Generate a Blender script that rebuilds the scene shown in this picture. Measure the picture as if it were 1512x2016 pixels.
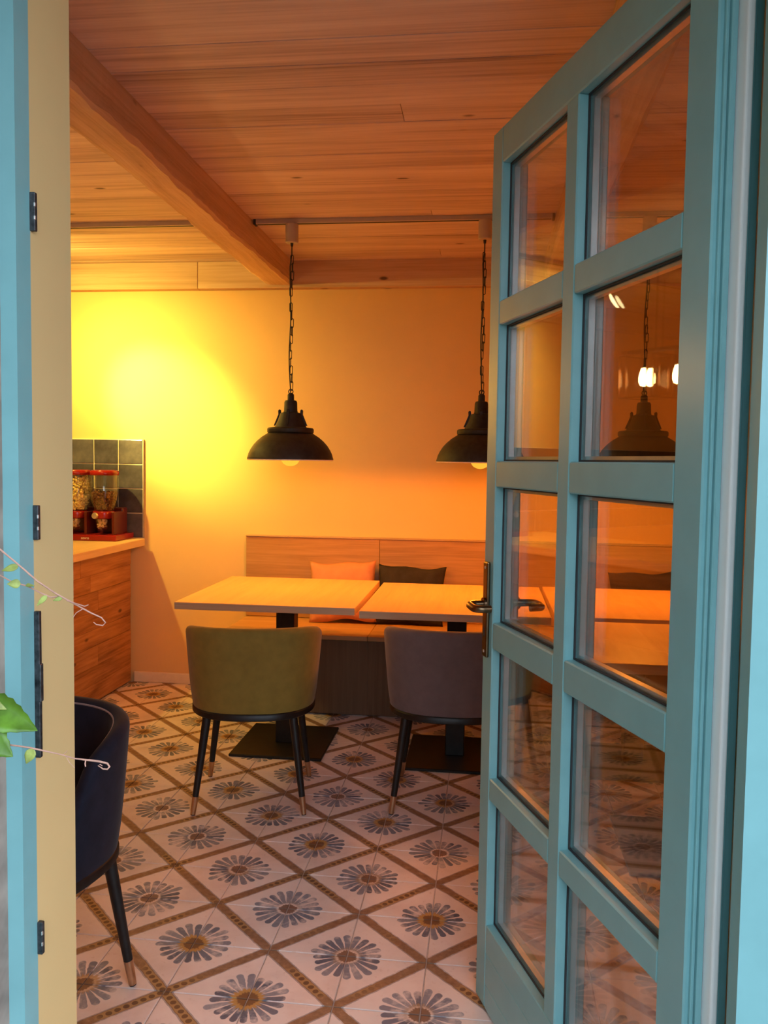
import bpy, bmesh, math, random
from mathutils import Vector, Matrix
from math import sin, cos, pi, radians, sqrt
random.seed(7)
SC = bpy.context.scene
COL = SC.collection
for o in list(bpy.data.objects): bpy.data.objects.remove(o)

# ------------------------------------------------------------------ camera
H = 1.40
F_PX, YAW, PIT, ROL = 1670.85, 0.11943, 0.05989, 0.01403
f0 = Vector((-sin(YAW), cos(YAW), 0)); r0 = Vector((cos(YAW), sin(YAW), 0)); u0 = Vector((0, 0, 1))
fw = f0*cos(PIT) - u0*sin(PIT); up = u0*cos(PIT) + f0*sin(PIT)
rt = r0*cos(ROL) + up*sin(ROL); up2 = up*cos(ROL) - r0*sin(ROL)
cam_d = bpy.data.cameras.new('camera'); cam = bpy.data.objects.new('camera', cam_d); COL.objects.link(cam)
cam_d.sensor_fit = 'VERTICAL'; cam_d.sensor_height = 36.0; cam_d.sensor_width = 27.0
cam_d.lens = F_PX/2016*36.0; cam_d.clip_start = 0.02; cam_d.clip_end = 100
M = Matrix((rt, up2, -fw)).transposed().to_4x4(); M.translation = (0, 0, H)
cam.matrix_world = M
SC.camera = cam

# ------------------------------------------------------------------ world, exposure
SKY_COL = (0.83, 0.97, 1.12); SKY_STRENGTH = 4.2
w = bpy.data.worlds.new('overcast_sky'); SC.world = w; w.use_nodes = True
bg = w.node_tree.nodes['Background']; bg.inputs[0].default_value = (*SKY_COL, 1); bg.inputs[1].default_value = SKY_STRENGTH
SC.view_settings.view_transform = 'Standard'; SC.view_settings.look = 'None'
SC.view_settings.gamma = 1.0; SC.view_settings.use_curve_mapping = False
SC.view_settings.exposure = 0.0
PENDANT_W, PENDANT_COL = 30.0, (1.0, 0.31, 0.030)
SPOT_W, MID_W, SPILL_W, SPOT_COL = 430.0, 125.0, 140.0, (1.0, 0.68, 0.12)
CHAND_L, CHAND_COL = 78.0, (1.0, 0.54, 0.18)

# ------------------------------------------------------------------ node helpers
def new_mat(name):
    m = bpy.data.materials.new(name); m.use_nodes = True
    nt = m.node_tree; b = nt.nodes['Principled BSDF']
    return m, nt, b
class NT:
    def __init__(s, nt): s.nt = nt
    def n(s, t, **k):
        x = s.nt.nodes.new(t)
        for a, v in k.items(): setattr(x, a, v)
        return x
    def link(s, a, b): s.nt.links.new(a, b)
    def put(s, sock, v):
        if hasattr(v, 'is_linked') or isinstance(v, bpy.types.NodeSocket): s.link(v, sock)
        else: sock.default_value = v
    def m(s, op, a, b=0.0, c=0.0, clamp=False):
        x = s.n('ShaderNodeMath', operation=op, use_clamp=clamp)
        s.put(x.inputs[0], a); s.put(x.inputs[1], b); s.put(x.inputs[2], c)
        return x.outputs[0]
    def mix(s, f, a, b, blend='MIX'):
        x = s.n('ShaderNodeMix', data_type='RGBA', blend_type=blend)
        s.put(x.inputs[0], f)
        s.put(x.inputs[6], a if not isinstance(a, tuple) else (*a[:3], 1)); s.put(x.inputs[7], b if not isinstance(b, tuple) else (*b[:3], 1))
        return x.outputs[2]
    def noise(s, vec, scale, detail=3, rough=.55, dist=0.0):
        x = s.n('ShaderNodeTexNoise'); s.link(vec, x.inputs['Vector'])
        x.inputs['Scale'].default_value = scale; x.inputs['Detail'].default_value = detail
        x.inputs['Roughness'].default_value = rough; x.inputs['Distortion'].default_value = dist
        return x.outputs['Fac']
    def ramp(s, f, stops):
        x = s.n('ShaderNodeValToRGB'); s.link(f, x.inputs[0]); e = x.color_ramp.elements
        while len(e) < len(stops): e.new(.5)
        for q, (p, c) in zip(e, stops): q.position = p; q.color = (*c, 1)
        return x.outputs[0]
    def step(s, v, lo, hi):   # smooth 0..1 between lo and hi
        x = s.n('ShaderNodeMapRange', interpolation_type='SMOOTHSTEP'); s.put(x.inputs[0], v)
        x.inputs[1].default_value = lo; x.inputs[2].default_value = hi
        return x.outputs[0]
    def bump(s, h, strength, dist=.01):
        x = s.n('ShaderNodeBump'); s.link(h, x.inputs['Height']); x.inputs['Strength'].default_value = strength; x.inputs['Distance'].default_value = dist
        return x.outputs[0]
    def coord(s, kind='Object'): return s.n('ShaderNodeTexCoord').outputs[kind]
    def rnd(s): return s.n('ShaderNodeObjectInfo').outputs['Random']

def plain(name, col, rough=.5, metal=0.0, var=.06, scale=30.0, bump=0.0, spec=.5, sheen=0.0):
    m, nt, b = new_mat(name); k = NT(nt)
    v = k.noise(k.coord(), scale, 3)
    lo = tuple(max(0, c*(1-var*2)) for c in col); hi = tuple(min(1, c*(1+var*2)) for c in col)
    k.link(k.ramp(v, [(.25, lo), (.75, hi)]), b.inputs['Base Color'])
    b.inputs['Roughness'].default_value = rough; b.inputs['Metallic'].default_value = metal
    b.inputs['Specular IOR Level'].default_value = spec
    if sheen: b.inputs['Sheen Weight'].default_value = sheen; b.inputs['Sheen Roughness'].default_value = .4
    if bump: k.link(k.bump(v, bump, .004), b.inputs['Normal'])
    return m

def wood(name, stops, axis, along=1.2, across=16.0, rough=.6, knots=True, bump=.25, fine=.35, knotcol=(.06, .03, .02), spec=.3):
    m, nt, b = new_mat(name); k = NT(nt)
    off = k.n('ShaderNodeCombineXYZ'); r = k.rnd()
    k.link(k.m('MULTIPLY', r, 37.0), off.inputs[0]); k.link(k.m('MULTIPLY', r, 91.0), off.inputs[1]); k.link(k.m('MULTIPLY', r, 13.0), off.inputs[2])
    add = k.n('ShaderNodeVectorMath', operation='ADD'); k.link(k.coord(), add.inputs[0]); k.link(off.outputs[0], add.inputs[1])
    mp = k.n('ShaderNodeMapping'); k.link(add.outputs[0], mp.inputs['Vector'])
    sc = [across]*3; sc['xyz'.index(axis)] = along; mp.inputs['Scale'].default_value = sc
    v1 = k.noise(mp.outputs[0], 1.0, 6, .6, .5)
    mp2 = k.n('ShaderNodeMapping'); k.link(add.outputs[0], mp2.inputs['Vector'])
    sc2 = [across*7]*3; sc2['xyz'.index(axis)] = along*2; mp2.inputs['Scale'].default_value = sc2
    v2 = k.noise(mp2.outputs[0], 1.0, 4, .6)
    v = k.m('ADD', k.m('MULTIPLY', v1, 1-fine), k.m('MULTIPLY', v2, fine))
    tint = k.m('MULTIPLY', k.m('SUBTRACT', r, .5), .12)
    col = k.ramp(k.m('ADD', v, tint), stops)
    if knots:
        mp3 = k.n('ShaderNodeMapping'); k.link(add.outputs[0], mp3.inputs['Vector'])
        s3 = [7.0]*3; s3['xyz'.index(axis)] = 3.0; mp3.inputs['Scale'].default_value = s3
        vo = k.n('ShaderNodeTexVoronoi'); k.link(mp3.outputs[0], vo.inputs['Vector']); vo.inputs['Scale'].default_value = 1.0
        kn = k.step(vo.outputs['Distance'], .105, .04)
        col = k.mix(k.m('MULTIPLY', kn, .8), col, knotcol)
    k.link(col, b.inputs['Base Color'])
    b.inputs['Roughness'].default_value = rough; b.inputs['Specular IOR Level'].default_value = spec
    k.link(k.bump(v, bump, .004), b.inputs['Normal'])
    return m

# ------------------------------------------------------------------ materials
TEAL = (.22, .475, .51)
M_teal = plain('painted_teal', TEAL, rough=.28, var=.03, scale=12)
M_wall = plain('beige_plaster', (.78, .53, .245), rough=.9, var=.008, scale=6, bump=.05, spec=.1)
M_white_trim = plain('painted_skirting', (.80, .68, .50), rough=.5, var=.02)
M_ceiling = wood('whitewashed_pine', [(.28, (.30, .215, .18)), (.41, (.52, .395, .335)), (.52, (.66, .52, .445)), (.66, (.77, .64, .55)), (.78, (.88, .77, .66))], 'x', along=.75, across=13, rough=.7, fine=.40, bump=.5)
M_beam = wood('aged_beam_wood', [(.28, (.42, .27, .16)), (.5, (.62, .42, .26)), (.72, (.76, .58, .40))], 'y', along=.9, across=14, rough=.75, bump=.6)
M_beamx = wood('aged_board_wood', [(.28, (.42, .27, .16)), (.5, (.60, .41, .26)), (.72, (.74, .56, .40))], 'x', along=.9, across=14, rough=.75, bump=.4)
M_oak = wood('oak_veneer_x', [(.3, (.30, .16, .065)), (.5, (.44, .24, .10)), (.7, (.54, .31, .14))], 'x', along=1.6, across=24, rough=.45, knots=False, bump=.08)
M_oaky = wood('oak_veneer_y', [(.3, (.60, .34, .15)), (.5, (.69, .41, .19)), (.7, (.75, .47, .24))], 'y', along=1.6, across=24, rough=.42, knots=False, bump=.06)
M_oakend = wood('oak_edge_band', [(.3, (.42, .27, .16)), (.7, (.58, .40, .25))], 'x', along=1.6, across=30, rough=.5, knots=False, bump=.06)
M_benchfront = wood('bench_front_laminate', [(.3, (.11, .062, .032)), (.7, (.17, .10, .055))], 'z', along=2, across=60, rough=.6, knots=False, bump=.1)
M_pine = wood('reclaimed_pine', [(.30, (.17, .065, .025)), (.48, (.40, .18, .07)), (.70, (.60, .31, .13))], 'y', along=1.5, across=11, rough=.7, bump=.4)
M_ctop = wood('counter_top_oak', [(.3, (.58, .38, .20)), (.7, (.74, .54, .32))], 'y', along=1.6, across=22, rough=.4, knots=False, bump=.06)
M_black = plain('black_steel', (.014, .013, .013), rough=.42, metal=.3, var=.2)
M_lampblack = plain('lamp_black_enamel', (.020, .017, .014), rough=.55, var=.3, scale=40, bump=.2)
M_lampin = plain('lamp_white_enamel', (.85, .78, .65), rough=.5, var=.02)
M_white = plain('grey_beige_plastic', (.50, .43, .37), rough=.5, var=.02)
M_gasket = plain('white_satin_seal', (.95, .94, .94), rough=.5, var=.004)
M_alu = plain('aluminium_spacer', (.62, .60, .58), rough=.35, metal=.8, var=.05)
M_rubber = plain('dark_rubber', (.03, .03, .035), rough=.7)
M_bronze = plain('bronze_metal', (.20, .125, .07), rough=.28, metal=1.0, var=.1)
M_brass = plain('brushed_copper', (.62, .40, .24), rough=.3, metal=1.0, var=.06)
M_strike = plain('dark_steel_keep', (.06, .06, .065), rough=.4, metal=.6, var=.4, scale=90)
M_green = plain('olive_green_velvet', (.24, .165, .034), rough=.85, var=.05, scale=25, sheen=.12, spec=.2)
M_grey = plain('grey_mauve_velvet', (.150, .108, .108), rough=.85, var=.05, scale=25, sheen=.12, spec=.2)
M_navy = plain('navy_velvet', (.012, .013, .026), rough=.85, var=.15, scale=25, sheen=.08, spec=.2)
M_piping = plain('grey_piping', (.30, .26, .27), rough=.8)
M_peach = plain('peach_cushion_cloth', (.62, .27, .145), rough=.9, var=.05, scale=18, bump=.15, spec=.1)
M_dark = plain('charcoal_cushion_cloth', (.040, .032, .030), rough=.9, var=.15, scale=18, bump=.15, spec=.1)
M_dark2 = plain('black_cushion_cloth', (.022, .018, .018), rough=.9, var=.15, scale=18, bump=.15, spec=.1)
M_red = plain('glossy_red_plastic', (.26, .012, .010), rough=.22, var=.04)
M_darkred = plain('dark_red_plastic', (.09, .010, .008), rough=.3, var=.04)
M_text = plain('pale_print', (.75, .62, .50), rough=.6)
M_grout_w = plain('pale_grout', (.78, .72, .58), rough=.9, var=.05)
M_grout_f = plain('floor_grout', (.58, .48, .42), rough=.95, var=.1, scale=60)
M_facade = plain('rough_facade_render', (.34, .265, .225), rough=.95, var=.2, scale=14, bump=.5)
M_blocker = plain('daylight_blocker_green', (.06, .075, .035), rough=.9, var=.4, scale=9, bump=.8)  # dark green of the added, unseen daylight blockers
M_ground = plain('paving_stone', (.20, .195, .185), rough=.9, var=.15, scale=5)
M_leaf = plain('leaf_green', (.12, .26, .025), rough=.42, var=.2, scale=40)
M_leaf2 = plain('young_leaf', (.34, .40, .10), rough=.5, var=.25, scale=60)
M_stem = plain('pink_vine_stem', (.66, .36, .28), rough=.6, var=.1, scale=60)
M_corn = plain('yellow_cereal', (1.0, .66, .26), rough=.8, var=.2, scale=90)
M_choc = plain('brown_cereal', (.10, .035, .015), rough=.7, var=.4, scale=90)
M_nut = plain('pale_flakes', (.62, .42, .24), rough=.7, var=.25, scale=70)

def m_tile():   # dark glazed wall tile
    m, nt, b = new_mat('dark_glazed_tile'); k = NT(nt)
    v = k.noise(k.coord(), 9, 4, .6); c = k.coord(); r = k.rnd()
    col = k.ramp(k.m('ADD', v, k.m('MULTIPLY', k.m('SUBTRACT', r, .5), .25)), [(.3, (.050, .050, .066)), (.55, (.092, .090, .115)), (.8, (.15, .145, .17))])
    k.link(col, b.inputs['Base Color']); b.inputs['Roughness'].default_value = .16
    k.link(k.bump(v, .25, .004), b.inputs['Normal'])
    return m
M_tile = m_tile()

def m_floor():
    """encaustic tile: quarter daisies in two corners, a beaded band on the other diagonal (printed pattern, uses the tile's UV)"""
    m, nt, b = new_mat('daisy_lattice_tile'); k = NT(nt)
    uv = k.coord('UV'); sep = k.n('ShaderNodeSeparateXYZ'); k.link(uv, sep.inputs[0])
    x, y = sep.outputs[0], sep.outputs[1]
    geo = k.n('ShaderNodeNewGeometry').outputs['Position']; rr = k.rnd()
    # wobble of the hand-painted strokes
    w1 = k.m('MULTIPLY', k.m('SUBTRACT', k.noise(geo, 38, 2), .5), .035)
    xw = k.m('ADD', x, w1)
    mx = k.m('MAXIMUM', xw, y); mn = k.m('MINIMUM', xw, y)
    dx = k.m('SUBTRACT', mx, 1.0); dy = mn
    r = k.m('SQRT', k.m('ADD', k.m('MULTIPLY', dx, dx), k.m('MULTIPLY', dy, dy)))
    ang = k.m('ARCTAN2', dy, dx)
    NP = 20; per = 2*pi/NP
    cell = k.m('FLOOR', k.m('DIVIDE', ang, per))
    th = k.m('SUBTRACT', k.m('SUBTRACT', ang, k.m('MULTIPLY', cell, per)), per/2)
    wn = k.n('ShaderNodeTexWhiteNoise', noise_dimensions='2D')
    cv = k.n('ShaderNodeCombineXYZ'); k.link(cell, cv.inputs[0]); k.link(k.m('MULTIPLY', rr, 57.0), cv.inputs[1]); k.link(cv.outputs[0], wn.inputs['Vector'])
    pr = wn.outputs['Value']
    px = k.m('MULTIPLY', r, k.m('COSINE', th)); py = k.m('ABSOLUTE', k.m('MULTIPLY', r, k.m('SINE', th)))
    tip = k.m('ADD', .370, k.m('MULTIPLY', pr, .085))
    halfw = k.m('ADD', .012, k.m('MULTIPLY', px, .085))
    over = k.m('MAXIMUM', k.m('SUBTRACT', px, tip), 0.0)
    dpet = k.m('SQRT', k.m('ADD', k.m('MULTIPLY', over, over), k.m('MULTIPLY', py, py)))
    petal = k.m('MULTIPLY', k.step(k.m('SUBTRACT', dpet, halfw), .004, -.006), k.step(px, .13, .17))
    wear = k.noise(geo, 14, 4, .65)
    wear2 = k.noise(geo, 55, 3, .6)
    # base
    base = k.ramp(k.noise(geo, 5, 5, .6), [(.3, (.70, .58, .535)), (.5, (.81, .70, .655)), (.75, (.87, .78, .74))])
    base = k.mix(k.m('MULTIPLY', k.step(wear2, .60, .75), .35), base, (.55, .38, .30))
    # petals
    pcol = k.ramp(k.m('ADD', k.m('MULTIPLY', pr, .65), k.m('MULTIPLY', wear2, .35)), [(.15, (.075, .095, .15)), (.5, (.155, .18, .245)), (.85, (.31, .315, .36))])
    pfade = k.m('MULTIPLY', petal, k.m('SUBTRACT', .97, k.m('MULTIPLY', k.step(wear, .46, .68), .75)))
    col = k.mix(pfade, base, pcol)
    # ochre ring + brown heart
    rn = k.m('ADD', r, k.m('MULTIPLY', k.m('SUBTRACT', k.noise(geo, 45, 2), .5), .10))
    ringm = k.m('MULTIPLY', k.step(k.m('ADD', rn, k.m('MULTIPLY', py, 1.6)), .235, .185), k.step(k.noise(geo, 2.3, 1), .62, .42))
    col = k.mix(ringm, col, (.47, .27, .09))
    heart = k.step(k.m('ADD', rn, k.m('MULTIPLY', py, .8)), .145, .115)
    col = k.mix(k.m('MULTIPLY', heart, .9), col, (.16, .075, .045))
    # band on the diagonal from (0,0) to (1,1)
    d = k.m('MULTIPLY', k.m('ABSOLUTE', k.m('SUBTRACT', xw, y)), .7071)
    t = k.m('MULTIPLY', k.m('ADD', x, y), .7071)
    line = k.m('MULTIPLY', k.step(d, .082, .074), k.step(wear, .72, .5))
    col = k.mix(k.m('MULTIPLY', line, .75), col, (.25, .21, .22))
    bandc = k.ramp(wear2, [(.3, (.20, .105, .06)), (.6, (.31, .175, .10)), (.8, (.42, .27, .17))])
    band = k.step(d, .064, .058)
    col = k.mix(k.m('MULTIPLY', band, .95), col, bandc)
    BE = 14.0
    bt = k.m('SUBTRACT', k.m('FRACT', k.m('MULTIPLY', t, BE/1.4142)), .5)
    bd = k.m('SQRT', k.m('ADD', k.m('POWER', k.m('MULTIPLY', bt, 1.4142/BE), 2.0), k.m('MULTIPLY', d, d)))
    bead = k.step(bd, .040, .032)
    sect = k.step(k.noise(geo, 3.6, 1, .5), .47, .55)
    ochre = k.m('MULTIPLY', k.m('MULTIPLY', k.step(d, .054, .046), sect), .8)
    col = k.mix(ochre, col, (.44, .27, .12))
    col = k.mix(k.m('MULTIPLY', bead, k.m('MULTIPLY', sect, .92)), col, (.13, .065, .042))
    # grey smudge around
    k.link(col, b.inputs['Base Color'])
    b.inputs['Roughness'].default_value = .55; b.inputs['Specular IOR Level'].default_value = .35
    k.link(k.bump(wear2, .06, .003), b.inputs['Normal'])
    return m
M_floor = m_floor()

def m_glass(name, tint=(1, 1, 1), f0=.045):
    m = bpy.data.materials.new(name); m.use_nodes = True; nt = m.node_tree; nt.nodes.clear(); k = NT(nt)
    out = k.n('ShaderNodeOutputMaterial'); mix = k.n('ShaderNodeMixShader')
    tr = k.n('ShaderNodeBsdfTransparent'); tr.inputs[0].default_value = (*tint, 1)
    gl = k.n('ShaderNodeBsdfGlossy'); gl.inputs['Roughness'].default_value = .0; gl.inputs[0].default_value = (1, 1, 1, 1)
    g = k.n('ShaderNodeNewGeometry'); dt = k.n('ShaderNodeVectorMath', operation='DOT_PRODUCT')
    k.link(g.outputs['Incoming'], dt.inputs[0]); k.link(g.outputs['Normal'], dt.inputs[1])
    c = k.m('ABSOLUTE', dt.outputs['Value']); F = k.m('ADD', f0, k.m('MULTIPLY', 1-f0, k.m('POWER', k.m('SUBTRACT', 1.0, c), 5.0)), clamp=True)
    k.link(F, mix.inputs[0]); k.link(tr.outputs[0], mix.inputs[1]); k.link(gl.outputs[0], mix.inputs[2]); k.link(mix.outputs[0], out.inputs[0])
    return m
M_glass = m_glass('window_glass', (.97, .975, .97), .065)
M_clear = m_glass('clear_plastic', (.985, .98, .96), .045)
def m_emit(name, col, s, transp=0.0, tint=(1, 1, 1)):
    m = bpy.data.materials.new(name); m.use_nodes = True; nt = m.node_tree; nt.nodes.clear(); k = NT(nt)
    out = k.n('ShaderNodeOutputMaterial'); e = k.n('ShaderNodeEmission'); e.inputs[0].default_value = (*col, 1); e.inputs[1].default_value = s
    if transp:
        tr = k.n('ShaderNodeBsdfTransparent'); tr.inputs[0].default_value = (*tint, 1); mx = k.n('ShaderNodeMixShader'); mx.inputs[0].default_value = 1-transp
        k.link(tr.outputs[0], mx.inputs[1]); k.link(e.outputs[0], mx.inputs[2]); k.link(mx.outputs[0], out.inputs[0])
    else: k.link(e.outputs[0], out.inputs[0])
    return m
M_bulb = m_emit('amber_bulb_glass', (1.0, .46, .04), 1.6, .55, (1.0, .95, .85))
M_chbulb = m_emit('filament_bulb', CHAND_COL, CHAND_L)
M_spotface = m_emit('spot_lens', (1.0, .80, .36), 9.0)

# ------------------------------------------------------------------ geometry helpers
def link(name, me, mat, parent=None, smooth=False):
    o = bpy.data.objects.new(name, me); COL.objects.link(o)
    if mat is not None and not me.materials: me.materials.append(mat)
    if smooth:
        for p in me.polygons: p.use_smooth = True
    if parent is not None: attach(o, parent)
    return o
def attach(o, root):
    o.parent = root
    if root.get('_world'):
        o.matrix_parent_inverse = Matrix.LocRotScale(root.location, root.rotation_euler, root.scale).inverted()
def raw(name, vs, fs, mat, parent=None, smooth=False):
    me = bpy.data.meshes.new(name); me.from_pydata(vs, [], fs); me.validate(); me.update()
    bm = bmesh.new(); bm.from_mesh(me); bmesh.ops.recalc_face_normals(bm, faces=bm.faces); bm.to_mesh(me); bm.free()
    return link(name, me, mat, parent, smooth)
def box_bm(bm, x0, y0, z0, x1, y1, z1, mat=None):
    g = bmesh.ops.create_cube(bm, size=1.0)['verts']
    bmesh.ops.scale(bm, vec=(x1-x0, y1-y0, z1-z0), verts=g)
    bmesh.ops.translate(bm, vec=((x0+x1)/2, (y0+y1)/2, (z0+z1)/2), verts=g)
    if mat is not None: bmesh.ops.transform(bm, matrix=mat, verts=g)
    return g
def box_me(name, x0, y0, z0, x1, y1, z1, bev=0.0, seg=1):
    bm = bmesh.new(); box_bm(bm, x0, y0, z0, x1, y1, z1)
    if bev: bmesh.ops.bevel(bm, geom=list(bm.edges), offset=bev, segments=seg, affect='EDGES', profile=.5)
    me = bpy.data.meshes.new(name); bm.to_mesh(me); bm.free(); return me
def box(name, b, mat, parent=None, bev=0.0, seg=1):
    return link(name, box_me(name, *b, bev, seg), mat, parent)
def boxes(name, bl, mat, parent=None, bev=0.0):
    bm = bmesh.new()
    for b in bl: box_bm(bm, *b)
    if bev: bmesh.ops.bevel(bm, geom=list(bm.edges), offset=bev, segments=1, affect='EDGES')
    me = bpy.data.meshes.new(name); bm.to_mesh(me); bm.free(); return link(name, me, mat, parent)
def lathe(name, prof, mat, parent=None, n=40, loc=(0, 0, 0), smooth=True, close=False):
    vs, fs = [], []; m = len(prof)
    for i in range(n):
        a = 2*pi*i/n
        for r, z in prof: vs.append((loc[0]+r*cos(a), loc[1]+r*sin(a), loc[2]+z))
    rng = m if close else m-1
    for i in range(n):
        j = (i+1) % n
        for q in range(rng): fs.append((i*m+q, j*m+q, j*m+(q+1) % m, i*m+(q+1) % m))
    me = bpy.data.meshes.new(name); me.from_pydata(vs, [], fs)
    bm = bmesh.new(); bm.from_mesh(me); bmesh.ops.remove_doubles(bm, verts=bm.verts, dist=1e-5)
    be = [e for e in bm.edges if e.is_boundary]
    if be: bmesh.ops.holes_fill(bm, edges=be, sides=0)
    bmesh.ops.recalc_face_normals(bm, faces=bm.faces); bm.to_mesh(me); bm.free()
    o = link(name, me, mat, parent)
    if smooth:
        for p in me.polygons: p.use_smooth = True
        try: me.set_sharp_from_angle(angle=radians(38))
        except Exception: pass
    return o
def tube_geo(pts, rad, n=8, closed=False):
    pts = [Vector(p) for p in pts]; vs, fs = [], []; L = len(pts)
    rads = rad if isinstance(rad, (list, tuple)) else [rad]*L
    t0 = (pts[1]-pts[0]).normalized(); ref = Vector((0, 0, 1)) if abs(t0.z) < .9 else Vector((1, 0, 0))
    nrm = (ref - t0*ref.dot(t0)).normalized()
    for i, p in enumerate(pts):
        if closed: t = (pts[(i+1) % L]-pts[i-1]).normalized()
        else: t = (pts[min(i+1, L-1)]-pts[max(i-1, 0)]).normalized()
        nrm = (nrm - t*nrm.dot(t)).normalized(); bn = t.cross(nrm)
        for q in range(n):
            a = 2*pi*q/n; vs.append(tuple(p+(nrm*cos(a)+bn*sin(a))*rads[i]))
    for i in range(L if closed else L-1):
        j = (i+1) % L
        for q in range(n): fs.append((i*n+q, i*n+(q+1) % n, j*n+(q+1) % n, j*n+q))
    if not closed: fs.append(tuple(range(n-1, -1, -1))); fs.append(tuple((L-1)*n+q for q in range(n)))
    return vs, fs
def tube(name, pts, rad, mat, parent=None, n=8, closed=False, smooth=True):
    vs, fs = tube_geo(pts, rad, n, closed); o = raw(name, vs, fs, mat, parent, smooth)
    if smooth:
        try: o.data.set_sharp_from_angle(angle=radians(50))
        except Exception: pass
    return o
def prism(name, poly, z0, z1, mat, parent=None):
    n = len(poly); vs = [(x, y, z0) for x, y in poly]+[(x, y, z1) for x, y in poly]
    fs = [tuple(range(n-1, -1, -1)), tuple(range(n, 2*n))]+[(i, (i+1) % n, n+(i+1) % n, n+i) for i in range(n)]
    return raw(name, vs, fs, mat, parent)
def tag(o, label, cat, group=None, kind=None):
    o['label'] = label; o['category'] = cat
    if group: o['group'] = group
    if kind: o['kind'] = kind
    return o
def thing(name, loc, label, cat, group=None, kind=None, rz=0.0, world=True):
    o = bpy.data.objects.new(name, None); COL.objects.link(o); o.empty_display_size = .1
    o.location = loc; o.rotation_euler = (0, 0, rz)
    if world: o['_world'] = 1
    return tag(o, label, cat, group, kind)
def dup(root, loc, rz, label, name=None):
    r = root.copy(); COL.objects.link(r); r.location = loc; r.rotation_euler = (0, 0, rz); r['label'] = label
    for ch in list(root.children):
        c = ch.copy(); COL.objects.link(c); c.parent = r
        for g in list(ch.children):
            d = g.copy(); COL.objects.link(d); d.parent = c
    return r

# ------------------------------------------------------------------ room shell
XL, XR, YF, YB, ZC = -4.60, 2.30, 1.367, 5.03, 2.57
OX0, OX1, OZ = -.697, .400, 2.26
# floor slab with tiles laid on it
floor = box('floor', (XL-.1, 1.20, -.12, XR+.1, YB+.1, -.0042), M_grout_f)
tag(floor, 'patterned floor of worn daisy and lattice tiles', 'floor', kind='structure')
S = .22483; TX0, TY0 = -.58795, 2.29454
def tile_me(name, x0=0., y0=0., x1=1., y1=1.):
    g = .0012/S; bm = bmesh.new()
    vs = box_bm(bm, (x0-.5)*S+.0017, (y0-.5)*S+.0017, -.0085, (x1-.5)*S-.0017, (y1-.5)*S-.0017, 0)
    top = [e for e in bm.edges if all(v.co.z > -.001 for v in e.verts)]
    bmesh.ops.bevel(bm, geom=top, offset=.0011, segments=1, affect='EDGES')
    uvl = bm.loops.layers.uv.new('UVMap')
    for f in bm.faces:
        for l in f.loops: l[uvl].uv = (l.vert.co.x/S+.5, l.vert.co.y/S+.5)
    me = bpy.data.meshes.new(name); bm.to_mesh(me); bm.free(); me.materials.append(M_floor); return me
TILE = tile_me('tile')
far_bm = bmesh.new(); far_uv = far_bm.loops.layers.uv.new('UVMap')
def add_far(i, j, odd):
    cx, cy = TX0+(i+.5)*S, TY0+(j+.5)*S; h = S/2-.0017
    x0, x1, y0, y1 = max(cx-h, XL), min(cx+h, XR), max(cy-h, 1.24), min(cy+h, YB)
    if x1-x0 < .005 or y1-y0 < .005: return
    vs = [far_bm.verts.new((x, y, 0)) for x, y in ((x0, y0), (x1, y0), (x1, y1), (x0, y1))]
    lo = [far_bm.verts.new((v.co.x, v.co.y, -.0085)) for v in vs]
    fs = [far_bm.faces.new(vs)]+[far_bm.faces.new((vs[(q+1) % 4], vs[q], lo[q], lo[(q+1) % 4])) for q in range(4)]
    for f in fs:
        for l in f.loops:
            u, v = (l.vert.co.x-cx)/S, (l.vert.co.y-cy)/S
            if odd: u, v = v, -u
            l[far_uv].uv = (u+.5, v+.5)
for i in range(-19, 14):
    for j in range(-6, 13):
        odd = (i+j) % 2 != 0
        if -8 <= i <= 7 and -2 <= j <= 11:
            t = bpy.data.objects.new('tile', TILE); COL.objects.link(t); t.parent = floor
            t.location = (TX0+(i+.5)*S, TY0+(j+.5)*S, 0); t.rotation_euler = (0, 0, pi/2 if odd else 0)
        else: add_far(i, j, odd)
fm = bpy.data.meshes.new('outer_tiles'); far_bm.to_mesh(fm); far_bm.free()
o = link('outer_tiles', fm, M_floor, floor); o['kind'] = 'stuff'

wb = tag(box('wall_back', (XL-.1, YB, -.12, XR+.1, YB+.15, ZC+.1), M_wall), 'warm lit beige plaster wall behind the bench', 'wall', kind='structure')
wl = tag(box('wall_left', (XL-.15, 1.10, -.12, XL, YB, ZC+.1), M_wall), 'plain beige plaster side wall beyond the counter', 'wall', kind='structure')
wr = tag(box('wall_right', (XR, 1.10, -.12, XR+.15, YB, ZC+.1), M_wall), 'plain beige plaster side wall behind the open door', 'wall', kind='structure')
# front wall: inner leaf (plaster) with the doorway, outer leaf (facade)
wf = tag(boxes('wall_front', [(XL, 1.24, -.12, OX0, YF, ZC+.1), (OX1+.06, 1.24, -.12, XR, YF, ZC+.1), (OX0, 1.24, OZ+.06, OX1+.06, YF, ZC+.1)], M_wall),
    'beige plaster reveal of the entrance doorway', 'wall', kind='structure')
wo = tag(boxes('wall_outside', [(-3.2, 1.13, -.12, -.723, 1.20, 3.0), (.53, 1.13, -.12, 2.6, 1.20, 3.0), (-.723, 1.13, OZ-.02, .53, 1.20, 3.0)], M_facade),
    'rough rendered outer facade beside the blue door frame', 'wall', kind='structure')
gr = tag(box('ground', (-60, -60, -.30, 60, 1.20, -.12), M_ground), 'paved ground outside the entrance', 'ground', kind='structure')
hg = tag(box('sky_blocker', (-14, -7.2, -.12, 14, -6.0, 1.6), M_blocker, None, .15, 2), 'unseen dark green block added opposite the entrance to cut low sky light', 'sky_blocker', kind='structure')  # added out of view to block low sky light reaching the back wall
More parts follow.
